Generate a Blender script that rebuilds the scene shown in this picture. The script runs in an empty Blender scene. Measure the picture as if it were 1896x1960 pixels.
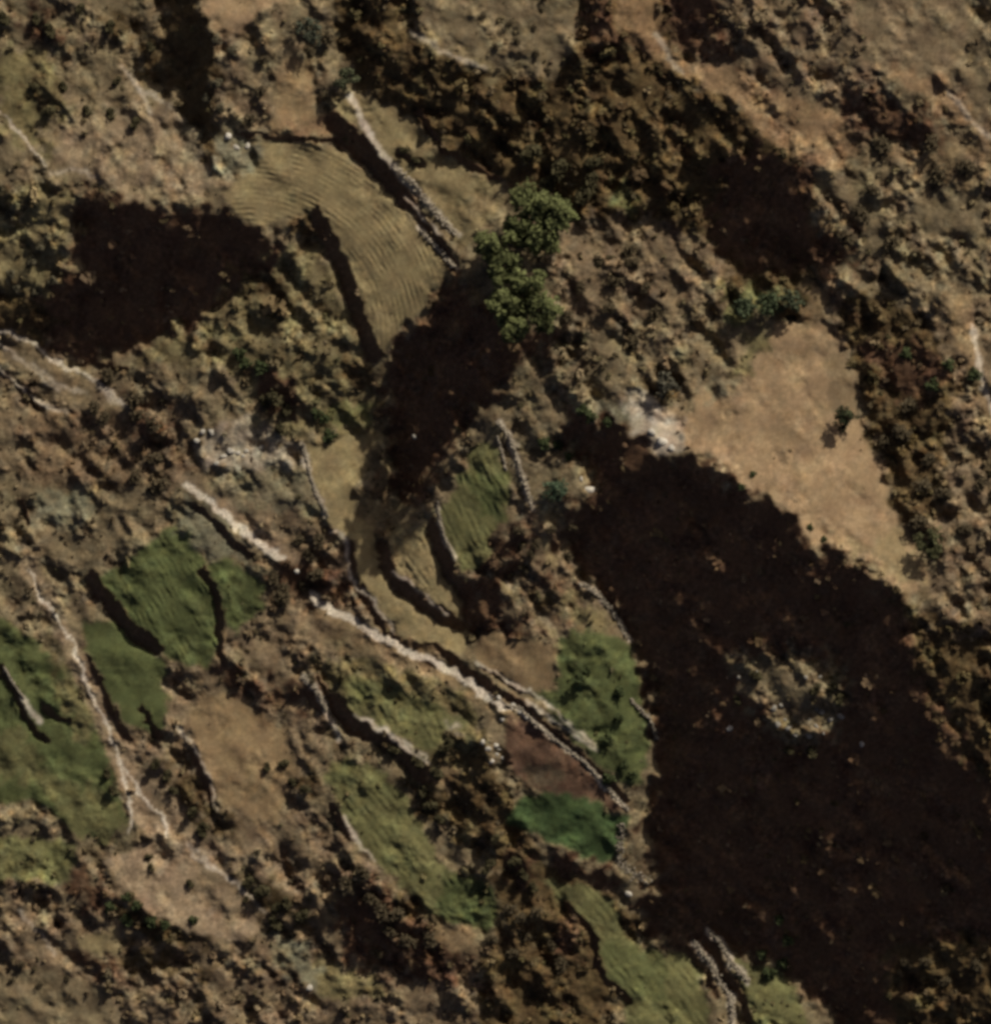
import bpy, math, random
import numpy as np
from mathutils import Vector, Matrix

random.seed(7)
rng = np.random.default_rng(11)
C = bpy.context.scene

# ---------------------------------------------------------------- camera
SUN_AZ, SUN_EL = math.radians(33.0), math.radians(32.0)
CAM_H = 8000.0
cam_d = bpy.data.cameras.new('camera'); cam = bpy.data.objects.new('camera', cam_d)
C.collection.objects.link(cam); C.camera = cam
cam.location = (0, 0, CAM_H)
cam_d.sensor_fit = 'VERTICAL'
cam_d.angle = 2 * math.atan(98.0 / CAM_H)
cam_d.clip_start, cam_d.clip_end = 100, 60000
# ---------------------------------------------------------------- sky and sun
w = bpy.data.worlds.new('World'); C.world = w; w.use_nodes = True
nt = w.node_tree; bg = nt.nodes['Background']
sky = nt.nodes.new('ShaderNodeTexSky'); sky.sky_type = 'NISHITA'; sky.sun_disc = False
sky.sun_elevation = SUN_EL; sky.sun_rotation = SUN_AZ; sky.altitude = 3500
sky.air_density = 0.06; sky.dust_density = 10.0; sky.ozone_density = 0.0
nt.links.new(sky.outputs[0], bg.inputs[0]); bg.inputs[1].default_value = 0.15
sd = bpy.data.lights.new('sun', 'SUN'); sun = bpy.data.objects.new('sun', sd); C.collection.objects.link(sun)
S = Vector((math.cos(SUN_EL) * math.sin(SUN_AZ), math.cos(SUN_EL) * math.cos(SUN_AZ), math.sin(SUN_EL)))
sun.rotation_euler = S.to_track_quat('Z', 'Y').to_euler(); sun.location = S * 500
sd.energy = 2.0; sd.angle = math.radians(0.6); sd.color = (1.0, 0.92, 0.79)
vs = C.view_settings
vs.view_transform = 'Standard'; vs.look = 'None'; vs.exposure = 0.95; vs.gamma = 1; vs.use_curve_mapping = False
C.cycles.filter_width = 3.6
C.cycles.max_bounces = 4; C.cycles.diffuse_bounces = 4

# ---------------------------------------------------------------- helpers
U = 0.1                       # metres per map unit (map: x 0..1896 to the east, y 0..1960 to the south)
MARG = 200; STEP = 2
GX = np.arange(-MARG, 1896 + MARG + 1, STEP); GY = np.arange(-MARG, 1960 + MARG + 1, STEP)
NX, NY = len(GX), len(GY)
def wx(x): return (x - 948) * U
def wy(y): return (980 - y) * U

def tag(o, label, cat, group=None, kind=None):
    o['label'] = label; o['category'] = cat
    if group: o['group'] = group
    if kind: o['kind'] = kind
    return o

def noise(shape, lam, step=STEP, seed=0, aniso=None):
    """smooth random field with mean feature size lam (map units), unit variance"""
    r = np.random.default_rng(seed).standard_normal(shape)
    ky = np.fft.fftfreq(shape[0], step)[:, None]; kx = np.fft.rfftfreq(shape[1], step)[None, :]
    if aniso:
        a, s = aniso; c, t = math.cos(a), math.sin(a)
        p, q = kx * c + ky * t, -kx * t + ky * c
        k2 = (p * s) ** 2 + q ** 2
    else:
        k2 = kx ** 2 + ky ** 2
    f = np.exp(-k2 * lam * lam * 2.2) * (1 - np.exp(-k2 * lam * lam * 9))
    n = np.fft.irfft2(np.fft.rfft2(r) * f, shape)
    return n / n.std()

def blur(a, s, step=STEP):
    ky = np.fft.fftfreq(a.shape[0], step)[:, None]; kx = np.fft.rfftfreq(a.shape[1], step)[None, :]
    f = np.exp(-2 * (math.pi * s) ** 2 * (kx ** 2 + ky ** 2))
    return np.fft.irfft2(np.fft.rfft2(a) * f, a.shape)

def gblur(a, s):
    p = int(3 * s / STEP) + 1; xs = np.arange(-p, p + 1) * STEP; kn_ = np.exp(-xs ** 2 / (2 * s * s)); kn_ /= kn_.sum()
    b = np.pad(a, p, mode='edge'); H_, W_ = a.shape
    c = sum(kn_[q] * b[q:q + H_, :] for q in range(2 * p + 1))
    return sum(kn_[q] * c[:, q:q + W_] for q in range(2 * p + 1))

sh = (NY, NX)
XX, YY = np.meshgrid(GX.astype(float), GY.astype(float))
WXX = XX + 4.5 * noise(sh, 22, seed=1) + 2.5 * noise(sh, 7, seed=2)
WYY = YY + 4.5 * noise(sh, 22, seed=3) + 2.5 * noise(sh, 7, seed=4)

TILE = {'Z': (0, 0, 1.0), 'A': (0, 0), 'B': (1000, 0), 'C': (1972, 0), 'D': (0, 1000), 'E': (1000, 1000), 'F': (1972, 1000),
        'G': (0, 2000), 'H': (1000, 2000), 'I': (1972, 2000)}
def pts(spec):
    """'Z x y x y ...' outline in map units, or in one survey sheet's own units"""
    t = spec.split(); k = t[0]; v = [float(q) for q in t[1:]]
    P = [(v[i], v[i + 1]) for i in range(0, len(v), 2)]
    if k == 'Z': return P
    if k == 'J': return [(535.9 + x * .40377, 765.5 + y * .40377) for x, y in P]
    if k == 'K': return [(1071.8 + x * .43472, 1224.9 + y * .43472) for x, y in P]
    ox, oy = TILE[k]
    return [(ox * 0.63795 + x * 0.33647, oy * 0.63795 + y * 0.33647) for x, y in P]

def box(P, pad):
    xs = [p[0] for p in P]; ys = [p[1] for p in P]
    i0 = max(0, int((min(xs) - pad + MARG) / STEP)); i1 = min(NX, int((max(xs) + pad + MARG) / STEP) + 2)
    j0 = max(0, int((min(ys) - pad + MARG) / STEP)); j1 = min(NY, int((max(ys) + pad + MARG) / STEP) + 2)
    return i0, i1, j0, j1

def poly_mask(P, rag=1.0):
    m = np.zeros(sh, bool); i0, i1, j0, j1 = box(P, 20)
    if i1 <= i0 or j1 <= j0: return m
    X = XX[j0:j1, i0:i1] * (1 - rag) + WXX[j0:j1, i0:i1] * rag; Y = YY[j0:j1, i0:i1] * (1 - rag) + WYY[j0:j1, i0:i1] * rag; ins = np.zeros(X.shape, bool)
    for k in range(len(P)):
        x0, y0 = P[k - 1]; x1, y1 = P[k]
        if y0 == y1: continue
        c = ((y0 > Y) != (y1 > Y)) & (X < (x1 - x0) * (Y - y0) / (y1 - y0) + x0)
        ins ^= c
    m[j0:j1, i0:i1] = ins
    return m

def line_dist(P, pad=60, warp=1.0):
    d = np.full(sh, 1e6); i0, i1, j0, j1 = box(P, pad)
    X = XX[j0:j1, i0:i1] * (1 - warp) + WXX[j0:j1, i0:i1] * warp; Y = YY[j0:j1, i0:i1] * (1 - warp) + WYY[j0:j1, i0:i1] * warp
    best = np.full(X.shape, 1e6)
    for k in range(len(P) - 1):
        ax, ay = P[k]; bx, by = P[k + 1]; vx, vy = bx - ax, by - ay
        t = np.clip(((X - ax) * vx + (Y - ay) * vy) / (vx * vx + vy * vy + 1e-9), 0, 1)
        best = np.minimum(best, np.hypot(X - ax - t * vx, Y - ay - t * vy))
    d[j0:j1, i0:i1] = best
    return d

# ---------------------------------------------------------------- ground covers (base colours)
COV = dict(
    sand=(.265, .185, .105), straw=(.222, .175, .090), scrubsoil=(.170, .132, .076), greensoil=(.158, .130, .062),
    green=(.090, .103, .040), deepgreen=(.056, .084, .032), olive=(.138, .132, .056), greygreen=(.17, .155, .098),
    bush=(.095, .065, .030), shade_heath=(.120, .068, .038), red=(.130, .076, .048), orange=(.225, .145, .078),  # heath: dark scrub ground with the warm tone of the shadows mixed in
    pale=(.47, .41, .325), stone=(.42, .39, .33), pink=(.26, .192, .120), tan=(.22, .155, .083), brown=(.175, .128, .076))
L = .50 + .07 * noise(sh, 40, seed=5)          # how squarely the slope faces the sun
COL = np.zeros(sh + (3,)) + np.array(COV['scrubsoil'])
ROU = np.full(sh, .75); DEN = np.full(sh, .55); FUR = np.zeros(sh)
FMOD = np.clip(.8 + .5 * noise(sh, 40, seed=71), 0, 1.6)
REG = np.full(sh, -1, np.int16); REGS = []

def lay(spec, Lv=None, cov=None, rou=None, den=None, soft=3.0, name=None, label=None, cat=None, fur=None, line=None, mix=1.0):
    P = pts(spec)
    mf = (line_dist(P, warp=.45) < line / 2) if line else poly_mask(P, 2.6 if (name is None and Lv is not None and Lv < .25) else (.7 if name else 1.6))
    i0, i1, j0, j1 = box(P, 25 + soft * 4); W = (slice(j0, j1), slice(i0, i1))
    if i1 - i0 < 3 or j1 - j0 < 3: return
    m = mf[W]
    a = np.clip(gblur(m.astype(float), soft), 0, 1)
    if Lv is not None: L[W] = L[W] * (1 - a) + Lv * a
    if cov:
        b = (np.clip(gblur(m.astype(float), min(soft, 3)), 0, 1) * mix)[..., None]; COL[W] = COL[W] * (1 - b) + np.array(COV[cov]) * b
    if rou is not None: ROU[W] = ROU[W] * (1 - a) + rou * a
    if den is not None: DEN[W][m] = den
    if fur is not None:
        if fur[0] == 'round': lam, amp = fur[3:]; q = np.hypot(XX[W] - fur[1], YY[W] - fur[2]) + .12 * (WXX[W] - XX[W])
        else: ang, lam, amp = fur; th = math.radians(ang); q = (WXX[W] - XX[W]) * .25 + (-(XX[W]) * math.sin(th) + YY[W] * math.cos(th))
        FUR[W] = FUR[W] * (1 - a) + a * amp * np.sin(2 * math.pi * q / lam) * FMOD[W]
    if name:
        REG[mf] = len(REGS); REGS.append((name, label, cat))

# --- broad slopes first
lay('Z -200 -200 300 -200 310 60 330 180 400 330 420 380 230 365 120 350 -200 340', .52, 'scrubsoil', .7, .5, soft=14)
lay('Z 0 90 90 100 130 200 110 300 0 260', .55, 'greensoil', .45, .3, soft=14)
lay('Z 60 240 230 200 330 200 400 330 400 375 240 370 140 330', .62, 'pink', .6, .3, soft=14, mix=.55)
lay('Z 340 215 372 250 400 320 395 345 360 330 345 260', .6, 'greygreen', .3, .15, soft=5)
lay('Z -200 340 130 360 130 560 -200 580', .36, 'greensoil', 1.0, .9, soft=14, mix=.7)
lay('Z 400 560 560 470 620 480 690 650 720 760 700 840 560 840 480 760 420 700 250 700', .50, 'greensoil', .8, .6, soft=10, mix=.7)
lay('Z -200 620 60 650 250 700 400 800 480 900 420 930 330 930 200 900 -200 930', .46, 'brown', .8, .6, soft=14, mix=.6)
lay('Z 60 780 330 800 380 900 240 950 60 930', .44, 'shade_heath', .8, .6, soft=12, mix=.4)
lay('Z -200 930 330 930 340 1010 200 1090 130 1150 60 1100 -200 1180', .50, 'scrubsoil', .8, .5, soft=12)
lay('Z 400 860 560 850 620 980 560 1000 500 1000 420 940', .54, 'greygreen', .8, .5, soft=8, mix=.5)
# dark heath on the upper right
lay('Z 640 -200 1250 -200 1300 140 1420 210 1560 330 1560 600 1400 640 1100 640 1060 420 960 350 830 260 700 190 660 100', .34, 'bush', 1.0, .95, soft=12)
lay('Z 640 0 740 0 760 60 850 110 950 150 1090 160 1200 130 1330 170 1400 230 1420 300 1400 420 1330 470 1130 400 1010 300 930 290 820 220 700 175 650 100', .26, 'bush', 1.15, 1.0, soft=10)
lay('Z 1040 420 1250 410 1370 470 1400 540 1300 640 1080 660 1060 560', .52, 'brown', .9, .75, soft=10)
lay('Z 1000 650 1300 600 1460 560 1500 590 1400 700 1230 740 1190 790 1080 770 1000 760', .50, 'scrubsoil', 1.0, .8, soft=10)
lay('Z 1250 -200 1640 -200 1640 90 1720 190 1800 250 1896 280 2096 300 2096 1300 1820 1220 1770 1110 1720 1000 1640 800 1560 590 1560 330 1640 300 1600 220 1400 150 1290 100', .42, 'brown', 1.0, .9, soft=12)
lay('Z 1560 330 1720 250 1896 280 1896 560 1760 600 1640 560 1560 500', .52, 'scrubsoil', .9, .7, soft=10)
lay('Z 1640 560 1760 600 1830 720 1780 1000 1720 1000 1660 800 1600 600', .36, 'bush', 1.0, 1.0, soft=10)
# lower left / bottom scrub
lay('Z -200 1640 230 1650 330 1790 500 1800 620 1960 620 2160 -200 2160', .46, 'brown', .9, .7, soft=12)
lay('Z 320 1260 600 1290 620 1400 600 1560 700 1640 620 1800 500 1800 480 1600 380 1520 300 1400', .48, 'brown', .8, .6, soft=10)
lay('Z 560 1560 700 1640 900 1830 940 1960 940 2160 560 2160', .36, 'brown', 1.0, .9, soft=12)
lay('Z 790 1430 930 1430 1040 1640 1240 1760 1200 1830 1100 2160 900 2160 920 1850 960 1760 930 1600 830 1560', .38, 'bush', 1.0, .8, soft=10)
lay('Z 860 990 1060 1000 1100 1100 1200 1240 1060 1220 880 1215', .40, 'brown', .9, .6, soft=8)
lay('Z 440 960 560 980 640 1000 680 1120 720 1200 600 1200 520 1120', .45, 'brown', .8, .6, soft=8)
lay('Z 400 1150 500 1130 610 1160 640 1260 640 1330 560 1320 480 1260 410 1230', .50, 'brown', .8, .5, soft=8)
lay('Z 600 1260 700 1260 900 1330 930 1420 840 1500 780 1470 640 1350', .46, 'greensoil', .8, .4, soft=6)
lay('Z 60 1080 130 1180 165 1300 210 1420 250 1560 330 1640 460 1740 500 1800 430 1600 300 1420 170 1240', .52, 'brown', .7, .5, soft=6)

# --- deep shade: slopes that fall away steeply from the sun, heath colour deepening the shadow tone
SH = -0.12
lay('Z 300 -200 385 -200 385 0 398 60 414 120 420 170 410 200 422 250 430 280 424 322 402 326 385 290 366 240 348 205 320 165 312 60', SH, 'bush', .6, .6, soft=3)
lay('Z 131 362 232 372 303 398 420 402 505 432 530 468 535 503 470 545 404 599 336 636 250 670 170 690 100 665 40 640 -20 640 -200 640 -200 590 60 575 120 540 140 490 150 430', SH, 'shade_heath', .5, .8, soft=3)
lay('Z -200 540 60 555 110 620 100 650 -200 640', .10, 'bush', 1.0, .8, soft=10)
lay('Z 866 524 900 575 960 600 1060 640 1060 660 1000 690 960 750 905 800 870 850 830 930 800 970 765 950 732 930 752 860 738 800 735 700 770 640', .0, 'shade_heath', .7, .7, soft=3)  # the grove's cast shadow, put into the slope and the ground colour
lay('Z 1075 765 1130 795 1190 802 1240 858 1290 880 1370 885 1400 920 1440 940 1510 975 1560 1045 1620 1065 1690 1115 1740 1180 1800 1200 1850 1240 2096 1280 2096 2160 1640 2160 1590 1940 1560 1910 1480 1845 1420 1830 1350 1822 1300 1830 1240 1790 1230 1720 1250 1620 1232 1560 1250 1480 1255 1400 1240 1330 1215 1270 1190 1200 1150 1140 1080 1060 1070 1010 1100 965 1150 935 1130 900 1090 860', SH, 'shade_heath', .6, .9, soft=3)
lay('Z 1390 1265 1500 1240 1610 1260 1625 1330 1600 1400 1530 1430 1480 1400 1430 1340', .22, 'scrubsoil', 1.1, .35, soft=6)
lay('Z 1700 1810 1800 1790 2096 1800 2096 2160 1780 2160 1690 1880', .09, 'bush', 1.2, .9, soft=14)
lay('Z 1700 1120 1800 1200 2096 1240 2096 1560 1880 1500 1760 1300', .20, 'bush', 1.2, .9, soft=14)
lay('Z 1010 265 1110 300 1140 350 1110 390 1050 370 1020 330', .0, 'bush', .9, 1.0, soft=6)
lay('Z 1385 290 1450 285 1550 330 1545 420 1545 500 1470 535 1400 500 1360 460 1365 400', SH, 'shade_heath', .7, .9, soft=5)
lay('Z 1255 -200 1370 -200 1380 60 1430 120 1330 110 1270 60', .02, 'shade_heath', .8, .9, soft=6)
lay('Z 1620 190 1700 215 1760 255 1800 290 1740 285 1680 260 1610 230', .02, 'shade_heath', .8, .9, soft=6)
lay('Z 1100 0 1160 0 1175 60 1180 110 1120 100', .12, 'shade_heath', .9, .9, soft=6)
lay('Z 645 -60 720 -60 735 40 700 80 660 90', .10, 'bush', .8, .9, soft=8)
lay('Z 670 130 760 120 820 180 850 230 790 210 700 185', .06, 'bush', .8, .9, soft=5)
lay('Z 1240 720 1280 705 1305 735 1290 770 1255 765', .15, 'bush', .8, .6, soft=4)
lay('A 180 60 300 50 340 220 190 240', .12, 'shade_heath', .8, .8, soft=4)
lay('A 0 60 70 60 80 150 0 150', .1, 'shade_heath', .8, .8, soft=4)
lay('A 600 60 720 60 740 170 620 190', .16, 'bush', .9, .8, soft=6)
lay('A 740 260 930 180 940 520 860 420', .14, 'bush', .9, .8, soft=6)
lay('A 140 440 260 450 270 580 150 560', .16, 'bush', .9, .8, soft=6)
lay('Z 495 700 560 735 590 800 540 795 480 720', .06, 'shade_heath', .9, .9, soft=5)
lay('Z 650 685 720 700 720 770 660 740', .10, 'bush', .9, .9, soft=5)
lay('Z 240 760 310 800 330 860 250 820', .14, 'shade_heath', .9, .8, soft=7)
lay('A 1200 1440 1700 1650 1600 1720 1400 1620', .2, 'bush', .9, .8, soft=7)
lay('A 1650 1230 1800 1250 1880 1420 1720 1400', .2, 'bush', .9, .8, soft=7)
lay('Z 640 1700 740 1700 830 1790 900 1840 860 1870 760 1870 680 1820', .10, 'shade_heath', 1.0, 1.0, soft=10)
lay('Z 505 1085 560 1070 620 1080 690 1150 600 1155 530 1130', .12, 'shade_heath', .9, .9, soft=6)
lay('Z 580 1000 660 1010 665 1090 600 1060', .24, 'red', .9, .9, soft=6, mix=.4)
lay('Z 400 1270 440 1270 500 1310 600 1315 600 1352 500 1345 420 1300', .03, 'shade_heath', .8, .7, soft=4)
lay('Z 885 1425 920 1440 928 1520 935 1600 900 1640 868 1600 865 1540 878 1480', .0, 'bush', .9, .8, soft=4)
lay('H 1250 1060 1400 1095 1620 1110 1590 1230 1560 1300 1510 1250 1280 1190', -.05, 'shade_heath', .7, .7, soft=3)
lay('H 960 1070 1130 1060 1150 1180 1060 1260 980 1220', .0, 'shade_heath', .7, .7, soft=3)
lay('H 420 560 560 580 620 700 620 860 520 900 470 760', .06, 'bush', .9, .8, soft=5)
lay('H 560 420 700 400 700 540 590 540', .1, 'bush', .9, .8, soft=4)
lay('H 30 1380 300 1400 330 1700 60 1720', .04, 'shade_heath', .9, .9, soft=9)
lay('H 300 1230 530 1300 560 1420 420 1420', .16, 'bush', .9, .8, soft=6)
lay('H 430 1620 700 1660 760 1800 500 1790', .15, 'shade_heath', .9, .8, soft=9)
lay('H 1270 1440 1400 1500 1380 1680 1280 1600', .16, 'shade_heath', .9, .8, soft=6)
lay('J 870 900 960 800 1080 580 1200 600 1180 700 1100 800 1060 900 1060 1000 1180 1090 1280 1130 1050 1110 900 1130 870 1050', -.02, 'shade_heath', .8, .7, soft=4)
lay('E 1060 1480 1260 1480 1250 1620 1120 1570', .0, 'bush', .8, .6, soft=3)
lay('E 1140 1340 1300 1400 1380 1470 1200 1460', .05, 'shade_heath', .8, .6, soft=4)
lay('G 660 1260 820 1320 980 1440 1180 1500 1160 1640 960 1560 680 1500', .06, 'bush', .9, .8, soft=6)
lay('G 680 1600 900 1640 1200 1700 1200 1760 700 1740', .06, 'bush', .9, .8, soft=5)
lay('G 340 1600 560 1660 690 1740 600 1760 420 1700', .05, 'shade_heath', .8, .6, soft=4)
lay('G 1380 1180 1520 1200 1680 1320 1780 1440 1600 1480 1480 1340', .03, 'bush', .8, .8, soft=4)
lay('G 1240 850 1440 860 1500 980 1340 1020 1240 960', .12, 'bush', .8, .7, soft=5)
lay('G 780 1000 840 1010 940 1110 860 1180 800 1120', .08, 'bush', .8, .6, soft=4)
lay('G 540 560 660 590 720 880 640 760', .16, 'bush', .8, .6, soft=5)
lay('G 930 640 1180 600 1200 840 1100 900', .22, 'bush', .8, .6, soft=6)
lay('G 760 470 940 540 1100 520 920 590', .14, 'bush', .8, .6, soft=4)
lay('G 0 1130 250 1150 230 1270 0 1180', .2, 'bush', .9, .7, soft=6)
lay('G 330 1220 500 1180 640 1300 520 1400', .2, 'shade_heath', .9, .7, soft=6)
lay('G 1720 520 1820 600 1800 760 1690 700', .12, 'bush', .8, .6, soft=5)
lay('F 1130 40 1500 60 1660 200 1480 420 1200 200', .20, 'shade_heath', 1.0, .9, soft=8)
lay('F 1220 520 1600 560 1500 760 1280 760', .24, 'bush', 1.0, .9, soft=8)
lay('C 820 1260 1100 1350 1100 1560 840 1540', .12, 'shade_heath', 1.0, .9, soft=7)
lay('C 1080 520 1500 640 1640 840 1400 820 1100 640', .10, 'shade_heath', .9, .9, soft=6)

# --- fields and bare ground
lay('Z 467 266 560 272 640 282 700 330 745 368 790 430 832 478 862 520 800 592 722 684 700 640 675 570 645 480 628 430 600 405 540 420 505 434 450 400 420 372 465 335 452 300', .55, 'straw', .16, .02, soft=3,
    name='field', label='olive straw-coloured ploughed field with long curved furrows at upper centre', cat='field', fur=('round', 470, 650, 10, .045))
lay('Z 655 178 700 188 790 232 812 262 850 300 905 335 955 350 970 382 942 420 905 450 880 482 850 440 800 370 745 312 690 250 645 200', .56, 'straw', .3, .08, soft=3,
    name='field', label='pale narrow fallow field above the curved stone bank at upper centre', cat='field')
lay('A 1130 -600 1650 -600 1650 0 1500 60 1450 130 1350 200 1230 200 1180 100', .68, 'sand', .25, .05, soft=3,
    name='field', label='light tan field cut by the top edge beside the dark gully', cat='field')
lay('A 1240 200 1340 200 1440 480 1560 600 1520 730 1380 760 1290 700 1260 500', .40, 'brown', .9, .5, soft=4)
lay('A 1600 340 1790 350 1780 650 1896 690 1930 770 1540 750 1560 600', .60, 'tan', .3, .03, soft=3,
    name='field', label='small square tan plot with an orange lower edge beside the gully', cat='field')
lay('A 1560 700 1896 680 1940 760 1560 745', .62, 'orange', .3, .03, soft=3)
lay('Z 760 -200 1100 -200 1105 80 1062 152 1010 155 950 130 850 92 800 55', .54, 'scrubsoil', .6, .35, soft=5,
    name='field', label='grey-brown spotted pasture between dark thickets at the top', cat='field')
lay('B 400 130 700 280 940 380 960 470 700 350 450 240', .60, 'straw', .4, .1, soft=4)
lay('Z 1165 -200 1250 -200 1262 60 1300 115 1400 135 1500 180 1600 220 1645 290 1610 330 1545 318 1450 262 1420 205 1300 142 1220 100 1180 50', .60, 'orange', .6, .25, soft=5, mix=.8,
    name='bare_slope', label='orange-tan bare slope running down from the top between dark thickets', cat='slope')
lay('Z 1645 -200 1835 -200 1850 120 1885 200 1896 262 1830 240 1762 190 1700 150 1648 90', .58, 'brown', .3, .10, soft=4, mix=.7,
    name='bare_slope', label='dull pinkish bare slope in the top right corner', cat='slope')
lay('C 1250 380 1700 480 1800 700 1840 800 1640 680 1400 500', .64, 'orange', .6, .2, soft=5, mix=.7)
lay('F 650 -60 940 -60 1060 110 1130 260 1130 420 1150 500 1200 650 1290 800 1310 960 1380 1100 1480 1280 1560 1320 1510 1420 1460 1470 1380 1460 1290 1380 1200 1290 1050 1230 900 1200 830 1130 780 1010 640 920 520 900 420 800 330 690 130 650 0 600 0 430 200 440 230 300 420 240 520 220 600 100', .74, 'sand', .2, .07, soft=3,
    name='field', label='big smooth sandy field on the ridge above the great dark slope', cat='field')
lay('F 950 0 1060 110 1130 260 1130 420 980 480 950 300', .66, 'scrubsoil', .14, .0, soft=3, mix=.5)
lay('F 520 0 640 0 600 110 520 220 430 250 470 120', .55, 'greensoil', .5, .2, soft=4)
lay('F 0 560 330 600 560 700 800 900 1050 1180 1200 1290 1050 1230 900 1200 830 1130 780 1010 640 920 520 900 420 800 330 690 130 650 0 600', .90, 'sand', .35, .12, soft=4, mix=.8)
lay('F 930 1120 1150 1200 1390 1100 1490 1290 1510 1420 1380 1450 1200 1290', .72, 'straw', .2, .0, soft=6, mix=.7)
lay('F 230 300 420 240 500 330 300 400', .66, 'greygreen', .4, .1, soft=5, mix=.7)
lay('J 100 210 480 140 480 200 415 250 395 350 350 450 345 560 440 600 455 700 485 840 560 920 700 1010 800 1060 880 1080 900 1150 860 1210 780 1170 700 1150 600 1140 540 1090 460 1000 400 900 350 850 330 700 270 620 230 570 200 480 140 330', .76, 'straw', .2, .02, soft=2.5,
    name='field', label='long straw-coloured terrace strip curving down through the centre', cat='field', fur=(70, 16, .02))
lay('J 520 600 600 580 690 600 720 700 790 850 860 950 870 1040 800 1030 720 970 640 900 540 800 510 700', .62, 'straw', .4, .1, soft=2.5,
    name='field', label='small olive terrace like a leaf between two dark banks', cat='field', fur=(55, 12, .06))
lay('J 730 510 830 440 880 330 900 220 1000 200 1060 300 1085 400 1080 560 1010 620 1000 720 950 800 880 810 820 760 780 640', .58, 'olive', .3, .05, soft=2.5,
    name='field', label='green terrace with dark diagonal furrows below the pale wall', cat='field', fur=(65, 13, .06))
lay('E 720 800 960 800 990 980 940 1060 860 1030 760 900', .50, 'green', .3, .05, soft=3, mix=.8)
lay('J 920 1170 1000 1110 1240 1150 1300 1170 1300 1370 1200 1380 1050 1310 930 1240', .48, 'tan', .15, .0, soft=2.5,
    name='field', label='small plain tan plot just above the pale path', cat='field')
lay('J 1210 1390 1310 1370 1310 1150 1400 1080 1520 1090 1640 1150 1700 1300 1740 1500 1740 1700 1690 1850 1560 1770 1420 1650 1320 1540', .44, 'green', .4, .18, soft=3,
    name='field', label='green plot with dark clumps between the path and the great shadow', cat='field')
lay('H 1250 250 1400 150 1520 300 1500 440 1350 380', .5, 'green', .5, .1, soft=4)
lay('H 1000 260 1150 350 1400 540 1540 680 1640 820 1520 780 1300 720 1100 690 1000 560 980 400', .38, 'red', .35, .05, soft=3,
    name='bare_plot', label='reddish-brown triangular plot under the lower end of the path', cat='plot')
lay('H 1040 580 1260 570 1300 690 1100 690', .25, 'brown', .3, .05, soft=4)
lay('H 960 870 1100 730 1300 715 1500 780 1680 880 1620 1000 1590 1110 1430 1090 1270 1010 1130 950', .42, 'deepgreen', .35, .1, soft=3,
    name='field', label='deep green plot below the reddish triangle', cat='field')
lay('J 270 1310 450 1320 600 1380 750 1450 900 1530 880 1560 780 1570 750 1610 720 1680 640 1640 520 1560 400 1520 330 1450', .50, 'olive', .45, .15, soft=3,
    name='field', label='mottled olive terrace just below the middle of the pale path', cat='field', fur=(60, 14, .05))
lay('H 0 540 150 540 300 620 420 760 500 900 560 1020 600 1130 700 1180 850 1200 930 1350 900 1500 780 1480 560 1400 400 1260 240 1110 110 960 30 780 -60 640', .50, 'olive', .4, .15, soft=3,
    name='field', label='long olive-green terrace strip running to the lower centre', cat='field', fur=(52, 14, .04))
lay('H 640 1180 850 1200 930 1350 900 1500 780 1480 560 1400', .42, 'green', .5, .3, soft=5)
lay('H 1180 1200 1300 1230 1500 1270 1620 1400 1640 1520 1750 1600 1896 1640 2020 1630 2080 1750 2130 1896 2160 2500 1700 2500 1650 1896 1540 1780 1500 1540 1420 1430 1300 1340', .52, 'olive', .3, .08, soft=3,
    name='field', label='yellow-green field running off the bottom edge', cat='field', fur=(50, 15, .05))
lay('H 1520 1560 1896 1660 1896 1896 1660 1880 1550 1780', .5, 'green', .3, .1, soft=6, mix=.6)
lay('I 420 1650 560 1700 720 1740 780 1820 1000 2500 520 2500 470 1800', .46, 'olive', .6, .4, soft=4,
    name='field', label='small green slope right of the twin pale walls at the bottom', cat='field')
lay('Z 182 1108 240 1078 330 1005 362 1012 398 1090 420 1150 418 1212 404 1288 330 1268 270 1210 205 1135', .50, 'green', .3, .05, soft=3,
    name='field', label='dark green field with fine furrows at the left', cat='field', fur=(62, 11, .045))
lay('D 960 1100 1080 920 1240 1020 1440 1290 1500 1340 1300 1300 1160 1250', .52, 'greygreen', .4, .1, soft=4)
lay('D 1170 1330 1290 1280 1500 1420 1490 1580 1400 1640 1340 1720 1270 1640 1260 1500', .46, 'green', .4, .15, soft=3,
    name='field', label='small green wedge field right of the furrowed dark green field', cat='field')
lay('Z 163 1192 222 1188 312 1268 318 1330 320 1388 292 1410 240 1382 200 1322 165 1245', .50, 'green', .15, .0, soft=3,
    name='field', label='smooth green strip field between the bank and the thin left path', cat='field')
lay('Z -200 1170 0 1180 60 1220 110 1262 148 1300 180 1360 200 1430 222 1500 240 1570 200 1612 140 1592 100 1560 60 1530 0 1542 -200 1540', .50, 'green', .3, .1, soft=4,
    name='field', label='wide green meadow at the left edge', cat='field')
lay('Z 60 1480 150 1500 210 1520 240 1580 200 1612 140 1592', .5, 'olive', .3, .1, soft=6)
lay('Z 85 1200 150 1290 185 1400 150 1420 110 1320', .47, 'greensoil', .5, .2, soft=6, mix=.7)
lay('Z -200 1380 40 1400 90 1470 60 1500 -200 1480', .54, 'greensoil', .4, .1, soft=8, mix=.45)
lay('Z -200 1600 60 1600 150 1620 130 1690 -200 1680', .48, 'olive', .6, .3, soft=6,
    name='field', label='small mottled olive meadow by the lower left edge', cat='field')
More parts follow.
